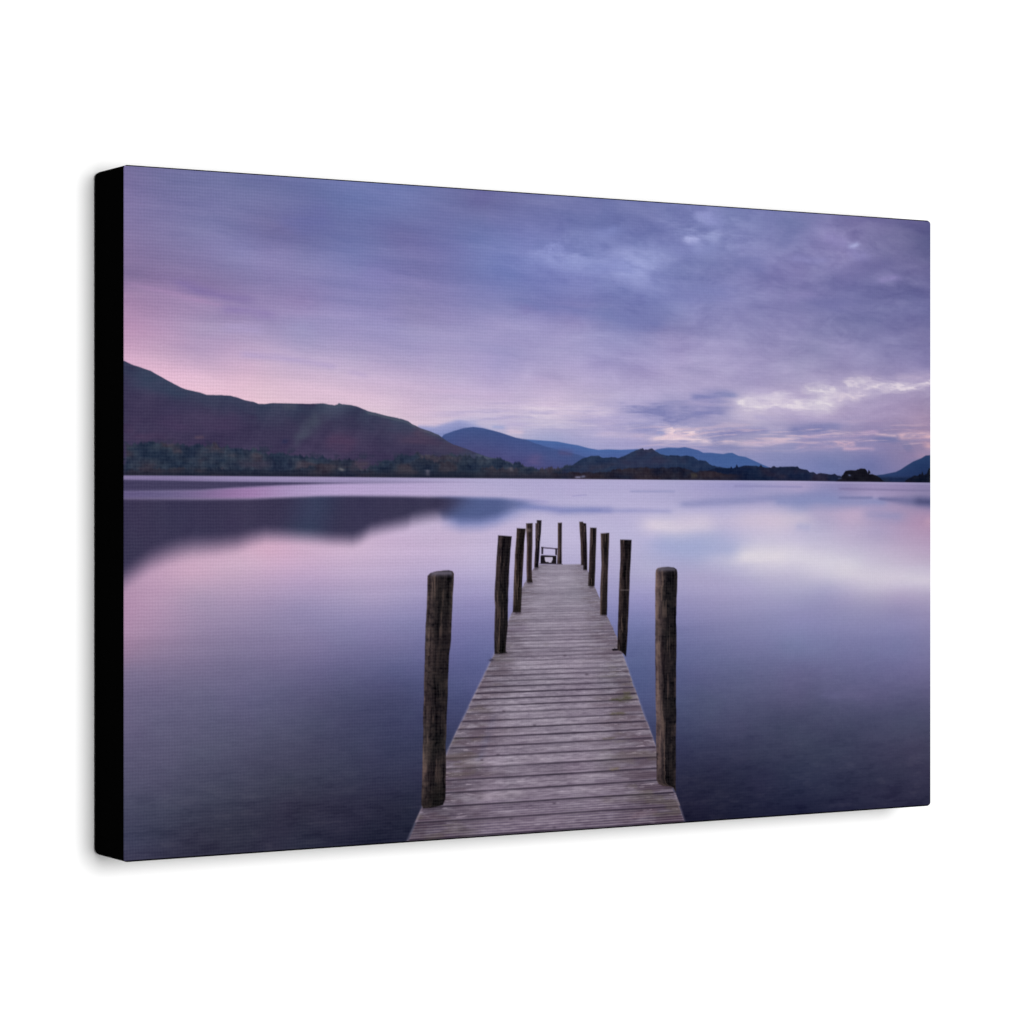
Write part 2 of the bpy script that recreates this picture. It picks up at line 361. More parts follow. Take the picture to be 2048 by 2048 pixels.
# ------------------------------------------------------------------ water
SHORE = prof([(0.4,445.6),(137.6,445.5),(319.3,445.6),(474.3,445.8),(653.5,445.9),(821.7,446.1),(937.5,446.3),(1066.6,446.4),(1199.6,446.4),(1325.9,447.1),(1500,447.8)])
WATER = [(2.7,457.9,120,112,162),(202.7,452.4,150,140,190),(370.3,461.2,172,160,205),(635.3,459.9,178,170,212),(918,458.6,174,168,211),(727.4,479.1,177,170,212),(1016.5,466.2,166,161,206),(1220.4,467.1,170,160,202),(1325.9,452.5,142,134,178),(1483.4,455.9,136,126,170),(1483.4,468.7,146,136,178),(1368.8,464.9,160,148,192),(1097,453.7,150,148,198),(727.4,526.1,192,184,220),(545,540.9,196,178,214),(370.3,543.8,206,180,213),(202.7,562.7,210,173,208),(227.4,551.1,214,170,205),(105.5,583.7,205,165,202),(41.9,628.4,184,148,192),(2.7,635,178,138,184),(2.7,670.8,174,138,184),(121.5,626.1,170,148,192),(285.7,599,184,160,204),(413.3,593,188,170,210),(413.3,630.8,165,155,198),(285.7,643.6,150,140,188),(121.5,669.8,150,132,180),(41.9,696.9,148,126,172),(370.3,667.6,140,134,184),(448,661.6,140,137,187),(285.7,695.6,130,122,170),(448,699.5,118,116,166),(161.9,714.5,122,114,162),(18.4,728.6,128,116,165),(2.7,703,150,122,168),(327.8,733.9,104,102,150),(448,737.4,92,96,145),(41.9,768.9,106,102,150),(202.7,774.4,98,98,145),(327.8,778.7,85,86,128),(448,782.8,72,76,118),(10.5,818,98,94,142),(161.9,824.2,86,88,130),(285.7,836.7,76,78,115),(448,843.5,62,66,105),(41.9,876.9,84,84,128),(161.9,890,72,74,112),(285.7,896.1,64,66,98),(439.3,903.6,52,56,88),(10.5,911.3,74,78,118),(121.5,931.7,62,66,100),(285.7,940.7,52,52,80),(439.3,949.1,42,44,70),(10.5,975.9,64,68,108),(121.5,982.6,52,54,84),(285.7,985.2,46,48,76),(422,970.8,40,42,68),(10.5,993.8,64,64,104),(545,579.2,188,174,214),(545,602.2,172,162,208),(571.9,648.7,140,136,190),(562.9,710,105,108,165),(558.5,771.3,82,88,140),(545,809.2,68,74,120),(598.9,572,190,180,218),(500.7,860.9,56,60,98),(869.6,558.4,180,175,215),(918,590.7,178,175,214),(898.6,638.5,150,148,202),(893.7,678.3,120,125,182),(893.7,718.3,98,106,160),(898.6,758.4,88,98,152),(908.3,798.7,78,88,140),(1016.5,599.9,172,165,208),(1016.5,557.8,160,166,211),(947.3,554.9,165,169,213),(1066.6,555.6,160,166,211),(957.2,526.8,184,180,219),(1137.7,584.8,196,190,220),(1262.3,602.7,192,187,218),(1379.6,616.6,196,188,216),(1486.7,613.7,190,180,211),(1178.9,511,200,188,216),(1325.9,502.8,184,165,200),(1283.4,477.7,132,138,188),(1220.4,479.5,132,140,191),(1486.7,515.6,172,142,178),(1379.6,529.8,170,158,198),(1220.4,540,190,183,218),(1097,527.2,190,183,219),(1486.7,558.3,180,160,196),(1117.3,613.3,174,169,211),(1272.9,627.8,166,162,206),(1434,642.8,170,160,202),(1066.6,641.2,160,155,202),(1272.9,657,150,148,196),(1434,665.7,150,145,192),(1016.5,680.9,130,130,182),(1220.4,685.1,138,140,192),(1434,689.5,140,138,190),(1016.5,721.4,108,114,165),(1220.4,726.5,118,124,175),(1434,731.9,122,124,178),(1016.5,761.9,95,100,150),(1220.4,763.8,105,106,155),(1466.9,766.8,118,116,170),(1016.5,802.4,82,88,132),(1220.4,809.4,90,92,136),(1455.9,817.5,92,93,140),(1016.5,834.8,76,82,124),(1220.4,842.5,76,80,120),(1466.9,860.4,80,84,125),(1016.5,883.4,58,62,100),(1220.4,892.3,66,72,108),(1466.9,903,76,76,115),(1016.5,932,44,46,78),(1220.4,942,50,56,92),(1466.9,954.1,60,62,98),(1016.5,980.6,34,36,64),(1220.4,983.4,40,44,78),(1466.9,992.4,50,52,86),(996.6,866.3,62,68,108),(996.6,987.6,30,32,58)]
wat = rbf(WATER, 2.0, 4.0)
wl = wat.mean(2, keepdims=True); wk = (.16 * sm(420, 60, U))[..., None]; wat = wat + (wl * .985 - wat) * wk
tq = sm(470, 950, V); rq = sm(760, 1500, U) * sm(700, 960, V)
wat = wat * (1 - tq[..., None] * np.array([.05, .075, .125])) * (1 - .12 * rq[..., None])
img0 = img; img = wat
S = lambda *a, **k: stroke(img, *a, **k)
deep = sm(640, 820, V)
img += (noise(26, 7, 4, 71, .6) * 4 * deep + noise(120, 40, 4, 72, .5) * 4 * deep + noise(200, 16, 4, 73, .5) * 4 * (1 - deep))[..., None]
bed = noise(34, 9, 4, 74, .62)
img += (sm(.12, .5, bed) * 6 * sm(830, 980, V))[..., None] * np.array([1, .9, .75])
img -= (sm(.1, .5, -bed) * 6 * sm(800, 980, V))[..., None]
# sky bands mirrored on the far water
S([(671.9,487),(746.1,495.5),(836,494.7)], [6, 7, 5], (130,134,190), .85, seed=101, wob=.15, taper=False)
S([(831.2,495.5),(952.2,497)], 4, (150,150,200), .7, seed=102, wob=.15, taper=False)
S([(881.1,465.1),(962.1,464.8)], 2.0, (146,146,193), .6, seed=103, wob=.1, taper=False)
S([(770.5,472.7),(793.2,471)], 1.2, (156,150,200), .6, seed=104, wob=.1, taper=False)
S([(662.7,479.2),(718.1,482.2)], 3, (160,154,204), .6, seed=104, wob=.1, taper=False)
S([(986.7,485.7),(1097,479),(1178.9,473),(1262.3,471.1)], [6, 8, 8, 8], (130,134,184), .62, seed=105, wob=.15, taper=False)
S([(1178.9,481.3),(1283.4,481.1),(1390.4,480.8)], [6, 11, 8], (130,138,188), .7, seed=106, wob=.15, taper=False)
S([(1304.6,474.3),(1368.8,474.1)], 2.4, (108,112,160), .6, seed=107, wob=.1, taper=False)
S([(1390.4,475.8),(1450.4,479),(1539,484)], [3, 8, 12], (106,106,154), .8, seed=108, wob=.1, taper=False)
S([(1475.7,479.8),(1539,482.2)], 7, (78,80,124), .9, seed=109, wob=.1, taper=False)
S([(1368.8,502.8),(1423,507)], 9, (138,140,188), .5, seed=110, wob=.2, taper=False)
S([(1480.1,511.3),(1539,520)], 10, (190,156,186), .6, seed=111, wob=.1)
S([(1086.8,455.3),(1220.4,456.3)], 2, (136,132,182), .6, seed=112, wob=.1, taper=False)
S([(1304.6,459.3),(1539,461.6)], 2, (120,112,156), .6, seed=113, wob=.1, taper=False)
W_ = dict(wob=.10, taper=False)
S([(927.8,518.7),(969,520.4),(1016.5,517.3)], [15, 17, 15], (220,208,226), .75, seed=114, **W_)
S([(986.7,512.4),(1076.7,514.1)], 14, (200,188,218), .5, seed=115, **W_)
S([(1117.3,510.9),(1220.4,511)], 15, (208,194,217), .6, seed=116, **W_)
S([(1262.3,499.4),(1336.6,502.8)], 15, (194,172,204), .45, seed=116, **W_)
S([(1056.6,569.4),(1137.7,571.7),(1220.4,575.7),(1315.3,589.9),(1390.4,604.1),(1539,616.1)], [22, 28, 30, 30, 28, 22], (200,194,221), .62, seed=117, **W_)
S([(1109.2,569.8),(1139.8,570.1),(1170.6,571.1)], [15, 18, 16], (224,216,229), .75, seed=117, **W_)
S([(1210,570.6),(1267.6,582.7),(1315.3,589.9)], [17, 21, 18], (216,210,228), .72, seed=118, **W_)
S([(1315.3,599.9),(1368.8,605.6),(1444.9,609.8),(1539,619.5)], [15, 18, 15, 11], (212,204,223), .6, seed=119, **W_)
S([(947.3,550.9),(1016.5,557.8),(1068.6,559.7)], [13, 17, 14], (158,165,211), .55, seed=120, **W_)
S([(1204.8,520.9),(1246.6,524.4)], 7, (168,168,210), .5, seed=121, wob=.12)
S([(1278.1,803),(1291.9,805.1)], 9, (108,104,150), .3, seed=122, wob=.2, taper=False)
S([(1325.9,804.6),(1345.2,806.9)], 13, (112,104,148), .3, seed=123, wob=.2, taper=False)
# the fell mirrored in the left half
fog = noise(160, 30, 4, 81, .5)
TOPE = prof([(0.4,478.7),(121.5,479.1),(202.7,478.2),(252.3,476.2),(319.3,473.7),(370.3,473.2),(456.7,473.7),(545,475.3),(635.3,477),(690.3,480.7)])
BOTE = prof([(0.4,594.1),(16.8,583.5),(40.3,568.6),(65.6,558.7),(89.5,551.7),(109.5,548.2),(145.7,546.9),(179.8,543.5),(202.7,537),(227.4,531.9),(252.3,532.8),(299.9,535.2),(336.2,539.1),(373.7,540.8),(387.4,536.3),(404.7,526.6),(426.3,522.1),(449.8,517.7),(467.2,514.7),(477.8,509.4),(496.3,506.3),(518.4,503.3),(536.1,501.8),(552.2,496.4),(571.9,488.7),(598.9,482.5),(690.3,477.6)])
BOTB = prof([(500.7,479.6),(520.1,496.4),(530.8,507.1),(562.9,513.3),(598.9,512.6),(626.1,507.2),(649,499.5),(671.9,493.2),(704.2,487),(736.8,482.2),(869.6,478.7)])
blue = sm(-5, 6, V - TOPE) * sm(8, -12, V - BOTB) * sm([(500.7,494.9)][0][0], [(545,494.9)][0][0], U) * sm([(718.1,494.8)][0][0], [(621.6,494.8)][0][0], U)
halo = sm(-5, 6, V - TOPE) * sm(16, -10, V - BOTB - 7) * sm([(507.7,494.9)][0][0], [(567.4,494.8)][0][0], U) * sm([(727.4,494.8)][0][0], [(621.6,494.8)][0][0], U)
over(img, halo * .8, (112,124,182))
over(img, blue * .85, (72,84,132))
fadeL = sm(0, 60, U)
soft = 17 + 8 * sm(300, 60, U)
fell = sm(-4, 5, V - TOPE) * sm(1, -1, (V - BOTE) / soft) * sm([(603.5,494.8)][0][0], [(518.4,494.9)][0][0], U)
fcol = np.array([57, 53, 82.]) + (noise(90, 200, 3, 83) * 5)[..., None] * np.array([1, .6, .4]) + (noise(20, 60, 3, 84) * 3)[..., None]
green = sm(60, 0, np.abs(U - [(310.9,509.9)][0][0] + (V - 480) * .3))
fcol = fcol + green[..., None] * np.array([-2, 8, 8])
over(img, fell, fcol)
# thin bands under the far shore
B1T = prof([(0.4,451.1),(145.7,452.4),(319.3,452.9),(456.7,452.7),(653.5,451.8)]); B1B = prof([(0.4,470.1),(121.5,468.2),(178.2,464.7),(252.3,461),(319.3,458.5),(387.4,456.6),(456.7,455.2),(545,453.5),(653.5,452.2)])
band = sm(-2.0, 2.4, V - B1T) * sm(1.5, -5.0, V - B1B) * sm([(704.2,455.7)][0][0], [(422,457.2)][0][0], U)
over(img, band * .95, np.array([62, 58, 90.]))
left = sm([(370.3,468.7)][0][0], [(0.4,470.1)][0][0], U)
mid = sm(-5, 1.5, V - B1B) * sm(2, -4, V - TOPE) * sm([(635.3,467.7)][0][0], [(319.3,468.9)][0][0], U)
lc = np.array([180, 160, 207.])[None, None] * (1 - left[..., None]) + np.array([92, 84, 126.])[None, None] * left[..., None]
lc = lc + (sm(0.05, .45, left) * sm(.95, .5, left))[..., None] * np.array([12, -6, 0.])
over(img, mid * .9, lc)
sh = sm(-1, 1, V - SHORE) * sm(2, -1, V - B1T) * sm([(635.3,467.7)][0][0], [(319.3,468.9)][0][0], U)
over(img, sh, np.array([146, 134, 178.]) + (noise(200, 20, 2, 85) * 8)[..., None] - (left * 24)[..., None])
shore_line = np.exp(-((V - SHORE - 2.0) / 1.6) ** 2)
over(img, shore_line * (.45 - .2 * left), (170, 164, 204))
water = img
img = img0
S = lambda *a, **k: stroke(img, *a, **k)

# ------------------------------------------------------------------ fells and woods
def hill(pts, top, low, depth, soft=1.0, rough=0.0, seed=5, tex=4.0, tsz=(26, 14), alpha=1.0):
    p = prof(pts)
    if rough: p = p + (noise(7, 7, 3, seed, .7, X=u1[None, :], Y=np.zeros((1, NU))) * rough)
    mk = sm(-soft, soft, V - p) * alpha
    k = np.clip((V - p) / depth, 0, 1)[..., None]
    col = np.array(top, float) * (1 - k) + np.array(low, float) * k + (noise(tsz[0], tsz[1], 4, seed + 50, .6) * tex)[..., None]
    lim = (U >= min(q[0] for q in pts) - 1) & (U <= max(q[0] for q in pts) + 1)
    over(img, mk * lim, col)
    return mk * lim
# pale ridge, then blue fells
hill([(474.3,380.9),(488.3,366.2),(516.6,366.9),(534.4,362.4),(552.2,357.9),(561.1,356.6),(571.9,358.7),(589.9,363),(621.6,372.6),(644.4,401.7)], (158,160,208), (112,126,184), 24, 4.0, seed=201, tex=3)
hill([(662.7,393.7),(676.5,384.2),(708.8,385.7),(739.6,387.3),(764.9,390.9),(779,392.7),(797.9,396.8),(816.9,399.3),(836,398.3),(860,398.8),(893.7,397.2),(918,402.5)], (72,100,162), (78,92,152), 22, 1.0, seed=203, tex=3)
hill([(914.1,402.6),(929.7,397.2),(939.5,395.5),(952.2,394.1),(971.9,394.3),(984.8,392.9),(996.6,394.8),(1011.5,397.8),(1021.5,401.8),(1036.5,401.6),(1061.6,403.4),(1071.7,401.5),(1079.7,401.2),(1091.9,405.9),(1107.1,407.8),(1127.5,414.9),(1142.9,420.5),(1163.4,427)], (66,92,150), (68,94,152), 24, 1.0, seed=204, tex=3)
hill([(518.4,395.5),(532.6,379.3),(549.5,373.7),(567.4,368.8),(585.4,366.6),(603.5,368.2),(621.6,371.8),(635.3,374.7),(649,378.4),(662.7,382.1),(681.1,384.9),(697.7,390.2),(720,395.7),(741.4,399.8),(774.3,406.5),(807.4,414),(840.8,423.2)], (64,82,136), (74,74,124), 40, 1.0, seed=202, tex=4)
S([(692.2,420.7),(701.4,412.8),(690.3,424.6)], 7, (96,84,132), .6, seed=205)
S([(736.8,404.6),(774.3,406.5)], 5, (84,74,120), .5, seed=206)
S([(713.5,404.8),(722.8,412.5)], 5, (66,78,130), .5, seed=207)
# right-hand fell
hill([(1371,441.3),(1377.5,436.2),(1395.9,434.4),(1423,429.9),(1434,425.6),(1447.1,418.7),(1461.4,411.8),(1477.9,406.5),(1488.9,401.3),(1539,398.1)], (40,60,104), (34,50,92), 30, 1.0, seed=210, tex=3)
# big left fell
FELL = [(0.4,280.6),(12.1,285.7),(41.9,294.2),(65.6,305.9),(89.5,316.9),(97.5,319.6),(121.5,324.1),(131.2,326.8),(153.8,326.7),(170,327.1),(182.3,330.1),(194.5,333.9),(206.8,335.5),(215.1,338.2),(225,338.4),(239.8,336.6),(268.9,336.8),(302.4,336.5),(323.5,335.3),(332,337),(343,337.9),(348.1,336.3),(349.8,334.4),(354.9,335.8),(370.3,337),(383.2,339.4),(400.4,345.8),(422,349.9),(443.7,354.1),(456.7,356.1),(469.9,359.7),(476.9,364.1),(491.8,370),(509.5,375),(522.8,379.4),(536.1,387.7),(549.5,394.4),(571.9,400.3),(594.4,407.7),(612.5,412.9),(635.3,416.5),(649,419.5),(662.7,424),(685.7,427.7),(701.4,431.5),(718.1,431.4),(746.1,428.8),(774.3,426.2)]
m1 = hill(FELL, (59,56,85), (60,54,84), 60, 1.0, rough=.35, seed=220, tex=5, tsz=(40, 14))
fimg = img.copy()
img = fimg
below = V - prof(FELL)
gul = noise(24, 70, 4, 240, .6, X=U + V * .55); gul2 = noise(60, 30, 4, 241, .6, X=U - V * .35)
img += (gul * 7 + gul2 * 6)[..., None] * np.array([1, 1, .95])
turf = sm(42, 0, below + gul2 * 30) * sm(-.35, .4, gul2 + .2)
img += turf[..., None] * np.array([-4, 7, 4.])
img += (sm(3.2, .6, np.abs(below - 2.5)) * sm(250, 330, U) * sm(-.2, .4, gul2))[..., None] * np.array([14, 16, 10.])
rusty = sm(.0, .5, noise(90, 26, 4, 243, .6)) * sm(60, 120, below)
img += rusty[..., None] * np.array([9, -1, 0.])
S = lambda *a, **k: stroke(img, *a, **k)
S([(4.3,298.1),(41.9,307.9),(81.5,325),(105.5,339)], [14, 14, 10, 6], (52,64,90), .7, seed=221)
S([(252.3,340.5),(281.5,341.4)], 5, (72,74,96), .6, seed=222)
S([(323.5,342),(336.2,345.5),(346.4,341.6)], [5, 9, 6], (72,80,104), .6, seed=223)
S([(319.3,353.3),(300.8,373),(285.7,386.6),(277.3,397.1)], [8, 7, 6, 3], (74,80,100), .5, seed=224, ns=(26, 14), wob=.5)
S([(327.8,339.7),(314.2,354.9),(295.7,374.5),(280.6,394.1),(272.3,406.1)], [9, 8, 6, 4, 3], (72,78,98), .38, seed=225, ns=(20, 16), wob=.5)
S([(319.3,390.6),(353.2,393.1),(387.4,398.7)], 11, (84,62,92), .6, seed=226)
S([(474.3,371.8),(491.8,377.6),(518.4,391.7)], 7, (80,64,88), .6, seed=227)
S([(26.2,365.8),(121.5,367.8),(202.7,368.6)], 16, (72,58,92), .55, seed=228)
S([(41.9,347.5),(137.6,345.6)], 12, (60,56,88), .5, seed=229)
S([(439.3,381.4),(527.2,395.4),(580.9,406.3)], 9, (76,62,88), .6, seed=230)
S([(109.5,390.5),(129.6,388.1)], 3, (92,74,92), .5, seed=231)
S([(253.9,391.5),(264.8,394.3)], 3.5, (46,48,82), .8, seed=232)
over(img0, m1, img); img = img0
S = lambda *a, **k: stroke(img, *a, **k)

def woods(top_pts, cols, dens, soft=1.4, rough=2.6, seed=300, size=(9, 7), alpha=.95, fade=6):
    """a belt of trees down to the shore: ragged top and crowns of mixed tints"""
    p = prof(top_pts) + noise(9, 9, 3, seed, .75, X=u1[None, :], Y=np.zeros((1, NU))) * rough
    mk = sm(-soft, soft, V - p) * sm(.6, -.6, V - SHORE)
    lim = sm(0, fade, U - min(q[0] for q in top_pts)) * sm(0, -fade, U - max(q[0] for q in top_pts))
    n1 = noise(size[0], size[1], 3, seed + 1, .65); n2 = noise(size[0] * 4, size[1] * 2.2, 3, seed + 2, .5)
    a, b_, c_ = (np.array(q, float) for q in cols)
    col = a + sm(-.05, .45, n2)[..., None] * (b_ - a) + sm(.0, .45, -n2)[..., None] * (c_ - a)
    n3 = noise(4.5, 11, 2, seed + 3, .6)
    col = col + (n1 * dens + n3 * dens * .55)[..., None] * np.array([.9, 1, .95])
    over(img, mk * lim * alpha, np.clip(col, 4, 255))
# tree cover on the left shore: thin scatter above, full below
scat = sm(.12, .42, noise(15, 9, 3, 290, .6)) * sm(-6, 14, V - prof([(0.4,394.9),(105.5,392),(186.4,392.4),(252.3,400.4),(319.3,409.2),(422,408.1),(509.5,407.1),(598.9,413.8),(727.4,432.1)])) * sm(1, -1, V - SHORE) * m1
over(img, scat * .75, (40, 49, 68))
woods([(0.4,400.6),(41.9,398.7),(105.5,397.8),(145.7,400.2),(186.4,405.6),(252.3,410),(319.3,416.7),(353.2,423.8),(396,431),(422,420.9),(456.7,413.8),(500.7,409.5),(545,412.1),(598.9,413),(635.3,417.3),(671.9,424.7),(708.8,429.9),(774.3,426.2)],
      ((45,54,72), (60,56,70), (34,45,66)), 14, rough=7, seed=301, soft=2.2, alpha=.95)
woods([(0.4,436.4),(121.5,434),(252.3,435.9),(319.3,424.1),(370.3,419.9),(391.7,437.8),(448,426.7),(491.8,414.9),(545,422),(598.9,429.2),(653.5,428.8),(708.8,433.8),(774.3,428.6)],
      ((38,46,64), (54,51,64), (28,37,58)), 13, rough=7, seed=311, soft=2.2, alpha=.9)
S([(73.6,408.4),(93.5,406)], 6, (76,66,78), .6, seed=315, ns=(12, 8))
S([(178.2,425.5),(244,428.5)], 6, (66,58,78), .6, seed=316, ns=(12, 8))
S([(370.3,423.7),(404.7,430.9)], 7, (70,62,78), .7, seed=317, ns=(12, 8))
S([(439.3,434.4),(491.8,437.8)], 5, (64,62,74), .6, seed=318, ns=(12, 8))
S([(353.2,433.6),(355.8,435)], 2, (104,104,112), .7, seed=319)
S([(504.2,435.4),(504.2,441.5)], 2, (104,102,120), .7, seed=319)
S([(653.5,429.6),(654.5,432.7)], 2, (96,92,104), .6, seed=319)
base_dark = sm(-13, -2, V - SHORE) * sm(1, -.5, V - SHORE)
over(img, base_dark * .6, (30, 32, 50))
# wooded knoll and shore woods, centre right
woods([(746.1,431.9),(769.6,423.9),(779,417.5),(788.5,413.4),(802.7,409.4),(816.9,408.4),(826.4,412.3),(840.8,410.5),(855.1,412),(864.8,409.5),(879.2,403),(890.8,398.8),(900.5,396.3),(902.5,394.7),(905.4,398.7),(914.1,397.8),(920.9,396.1),(927.8,400.8),(935.6,403.5),(947.3,407),(962.1,406.1),(976.9,407.9),(988.7,406.6),(1001.6,408.1),(1011.5,413.6),(1026.5,415.1),(1034.5,419.9),(1041.5,423.1),(1061.6,425.3),(1086.8,427.6),(1117.3,433.1)],
      ((38,49,76), (42,46,70), (30,43,72)), 9, rough=1.3, seed=321, soft=1.0)
S([(845.6,423.2),(908.3,419.4),(957.2,422.2)], [6, 9, 6], (50,52,80), .5, seed=325, ns=(20, 8))
S([(788.5,427.6),(850.3,421.6)], 6, (54,48,66), .4, seed=326, ns=(16, 8))
woods([(1021.5,433.8),(1046.5,426.3),(1074.7,426.9),(1077.7,423.2),(1080.8,426.4),(1086.8,424.3),(1088.9,420.2),(1091.9,424.7),(1107.1,421.7),(1127.5,422.3),(1134.7,423.9),(1137.7,420.6),(1141.8,424.7),(1158.3,424.9),(1164.4,422),(1169.6,424.4),(1178.9,422.7),(1196.5,423.4),(1204.8,422.9),(1213.1,422.4),(1217.3,425.7),(1225.6,426.9),(1234,428),(1239.2,431.3),(1247.6,431.3),(1253.9,434.5),(1262.3,433.2),(1272.9,433.6),(1281.3,435.2),(1291.9,433.4),(1297.2,436.7),(1306.8,438.3),(1317.4,442.5),(1325.9,447.4)],
      ((24,30,54), (34,32,52), (18,28,54)), 9, rough=1.2, seed=331, soft=1.0)
woods([(708.8,440),(764.9,435.7),(802.7,436.2),(840.8,432.8),(860,429.4),(888.9,426.8),(927.8,427.3),(976.9,426.1),(988.7,428.4),(1001.6,432.3),(1036.5,432),(1066.6,435.9),(1117.3,437.2)],
      ((35,33,48), (43,36,46), (26,29,48)), 12, rough=2.6, seed=341, soft=1.6, fade=60)
S([(994.7,439.6),(1012.5,437.9)], 4, (66,60,54), .7, seed=345, ns=(10, 6))
S([(776.2,443.1),(780.9,443.1)], 1.7, (130,130,165), .8, seed=346, wob=0)
S([(787.5,442.3),(789.4,441.8)], 1.7, (112,116,150), .8, seed=347, wob=0)
woods([(1371,442.1),(1395.9,439.4),(1434,440),(1477.9,437.2),(1539,435.9)], ((28,42,76), (30,40,66), (24,38,70)), 6, rough=1, seed=351, soft=1.5)
woods([(1440.5,446.8),(1453.7,439.9),(1464.7,435.6),(1471.3,436.4),(1475.7,432.9),(1479,434.6),(1481.2,428.6),(1484.5,434.6),(1491.2,432),(1495.6,422.5),(1539,429)], ((16,20,36), (20,22,34), (12,18,34)), 6, rough=1, seed=361, soft=.9)
# island with its trees
jit = noise(6, 6, 3, 371, .7) * 2.6
sl, mk = poly([(1294,447.2),(1304.6,440.9),(1311,433.3),(1314.2,429.1),(1325.9,427.7),(1336.6,428.1),(1347.3,424.6),(1355.9,425),(1360.2,428.7),(1361.8,432.9),(1364,426.2),(1367.8,430.8),(1365.1,434.1),(1373.2,434.1),(1381.8,437),(1390.4,441.1),(1399.1,446.9)], 1.0, jit)
over(img[sl], mk, np.array([20, 20, 30.]) + (noise(8, 6, 3, 372)[sl] * 7)[..., None])
S([(1322.7,436.1),(1323.8,436.5)], 1.2, (110,120,165), .7, seed=373, wob=0)
S([(1300.4,442.1),(1304.6,441.7)], 1.1, (90,98,140), .5, seed=373, wob=0)

# join water under the shore
over(img, sm(-.9, .9, V - SHORE), water)

# ------------------------------------------------------------------ the jetty deck
VH = prof([(0.4,449.3),(1500,446.4)]).mean()
DL = [(466.4,1003.7),(492.7,953.5),(539.7,864.9),(578.2,797.3),(622.5,720),(654.5,657.1),(678.3,610.1),(695.9,586.1),(706.1,579.2)]
DR = [(988.7,1007.3),(964,950.3),(926.8,872.2),(887.9,784),(866.7,730.3),(851.3,695),(834.1,663.6),(810.3,616.5),(797,591.1),(789.4,582.7)]
def edge_at(pts):
    P = np.array(sorted(pts, key=lambda q: q[1])); return np.interp(v1, P[:, 1], P[:, 0])[:, None]
uL = edge_at(DL); uR = edge_at(DR)
endV = [(748,580.7)][0][1]
rec = 1.0 / np.maximum(V + noise(240, 60, 2, 401) * .0016 * np.maximum(V - VH, 1) - VH, 20)
G0 = 1.0 / ([(725.6,973.2)][0][1] - VH)
G10 = 1.0 / ([(725.6,821.2)][0][1] - VH)
step = (G10 - G0) / 9.0
q = (rec - G0) / step
pi_ = np.floor(q).astype(int); fr = q - pi_          # fr 0 = near edge, 1 = far edge of a plank
rngp = np.random.RandomState(5)
pl = rngp.rand(200)
pb = pl[np.clip(pi_ + 10, 0, 199)] - .5
pj = (rngp.rand(200) - .5)[np.clip(pi_ + 10, 0, 199)]; pj2 = (rngp.rand(200) - .5)[np.clip(pi_ + 10, 0, 199)]
plank_h = step * (np.maximum(V - VH, 1)) ** 2          # plank height in V units
wide = uR - uL
sU = (U - uL) / wide
ragL = uL - pj * 4 * np.minimum(plank_h / 24, 1); ragR = uR + pj2 * 5 * np.minimum(plank_h / 24, 1)
deck = sm(-.9, .9, U - ragL) * sm(.9, -.9, U - ragR) * sm(-1.2, 1.2, V - endV)
near = np.clip((V - endV) / (1000 - endV), 0, 1)
dc = np.array([150, 142, 163.]) * (1 - near[..., None]) + np.array([137, 124, 143.]) * near[..., None]
dc = dc + (pb * 17)[..., None]
persp = np.maximum(V - VH, 20) / 500.0
gx = (U - 750) / persp                                   # along the plank, true scale
gy = q * 26
grain = noise(90, 5, 5, 411, .65, X=gx, Y=gy); blot = noise(60, 40, 4, 412, .55, X=gx, Y=gy); fine = noise(14, 3, 3, 413, .6, X=gx, Y=gy)
vis = np.clip(plank_h / 7, 0.28, 1)
dc = dc + (grain * 34 * vis + blot * 14 + fine * 26 * np.clip(plank_h / 10, .2, 1))[..., None]
# weathered, dirty margins with pale splinters
marg = np.clip(sm(.30, .02, sU + blot * .12) + sm(.66, .96, sU + blot * .14), 0, 1)
mfade = .35 + .65 * near
dc = dc * (1 - (.20 * marg * mfade)[..., None])
dirt = (marg + .12) * sm(-.30, .30, noise(46, 13, 4, 421, .6, X=gx, Y=gy)) * mfade
dc = dc + dirt[..., None] * (np.array([92, 78, 92.]) - dc) * .85
spl = marg * sm(.30, .52, noise(30, 4.5, 4, 422, .6, X=gx, Y=gy)) * (.4 + .6 * near)
dc = dc + spl[..., None] * (np.array([186, 172, 190.]) - dc) * .62
# saw-cut grooves along the near planks, then the dark gaps
gr = .5 + .5 * np.cos(fr * 2 * np.pi * 6 + grain * .8)
dc = dc - ((gr ** 2) * (40 + 14 * blot) * sm(12, 27, plank_h) * sm(-.7, .05, noise(150, 20, 3, 431, X=gx, Y=gy)))[..., None] * np.array([1, 1, .85])
gapw = np.clip(1.0 / np.maximum(plank_h, .1), .05, .6)
dgap = np.minimum(fr, 1 - fr) * plank_h
gvar = .75 + .35 * noise(120, 30, 3, 432, X=gx, Y=gy) + pj * .5
gap = np.exp(-(dgap / (1.25 + .75 * sm(9, 26, plank_h))) ** 2) * np.clip(gvar, .35, 1.15) * np.clip((plank_h - 1.6) / 9, .08, .95)
dc = dc + gap[..., None] * (np.array([46, 38, 54.]) - dc)
hi = np.exp(-((fr * plank_h - 2.6) / 1.2) ** 2) * np.clip((plank_h - 6) / 14, 0, 1) * .28
dc = dc + hi[..., None] * (np.array([176, 158, 184.]) - dc)
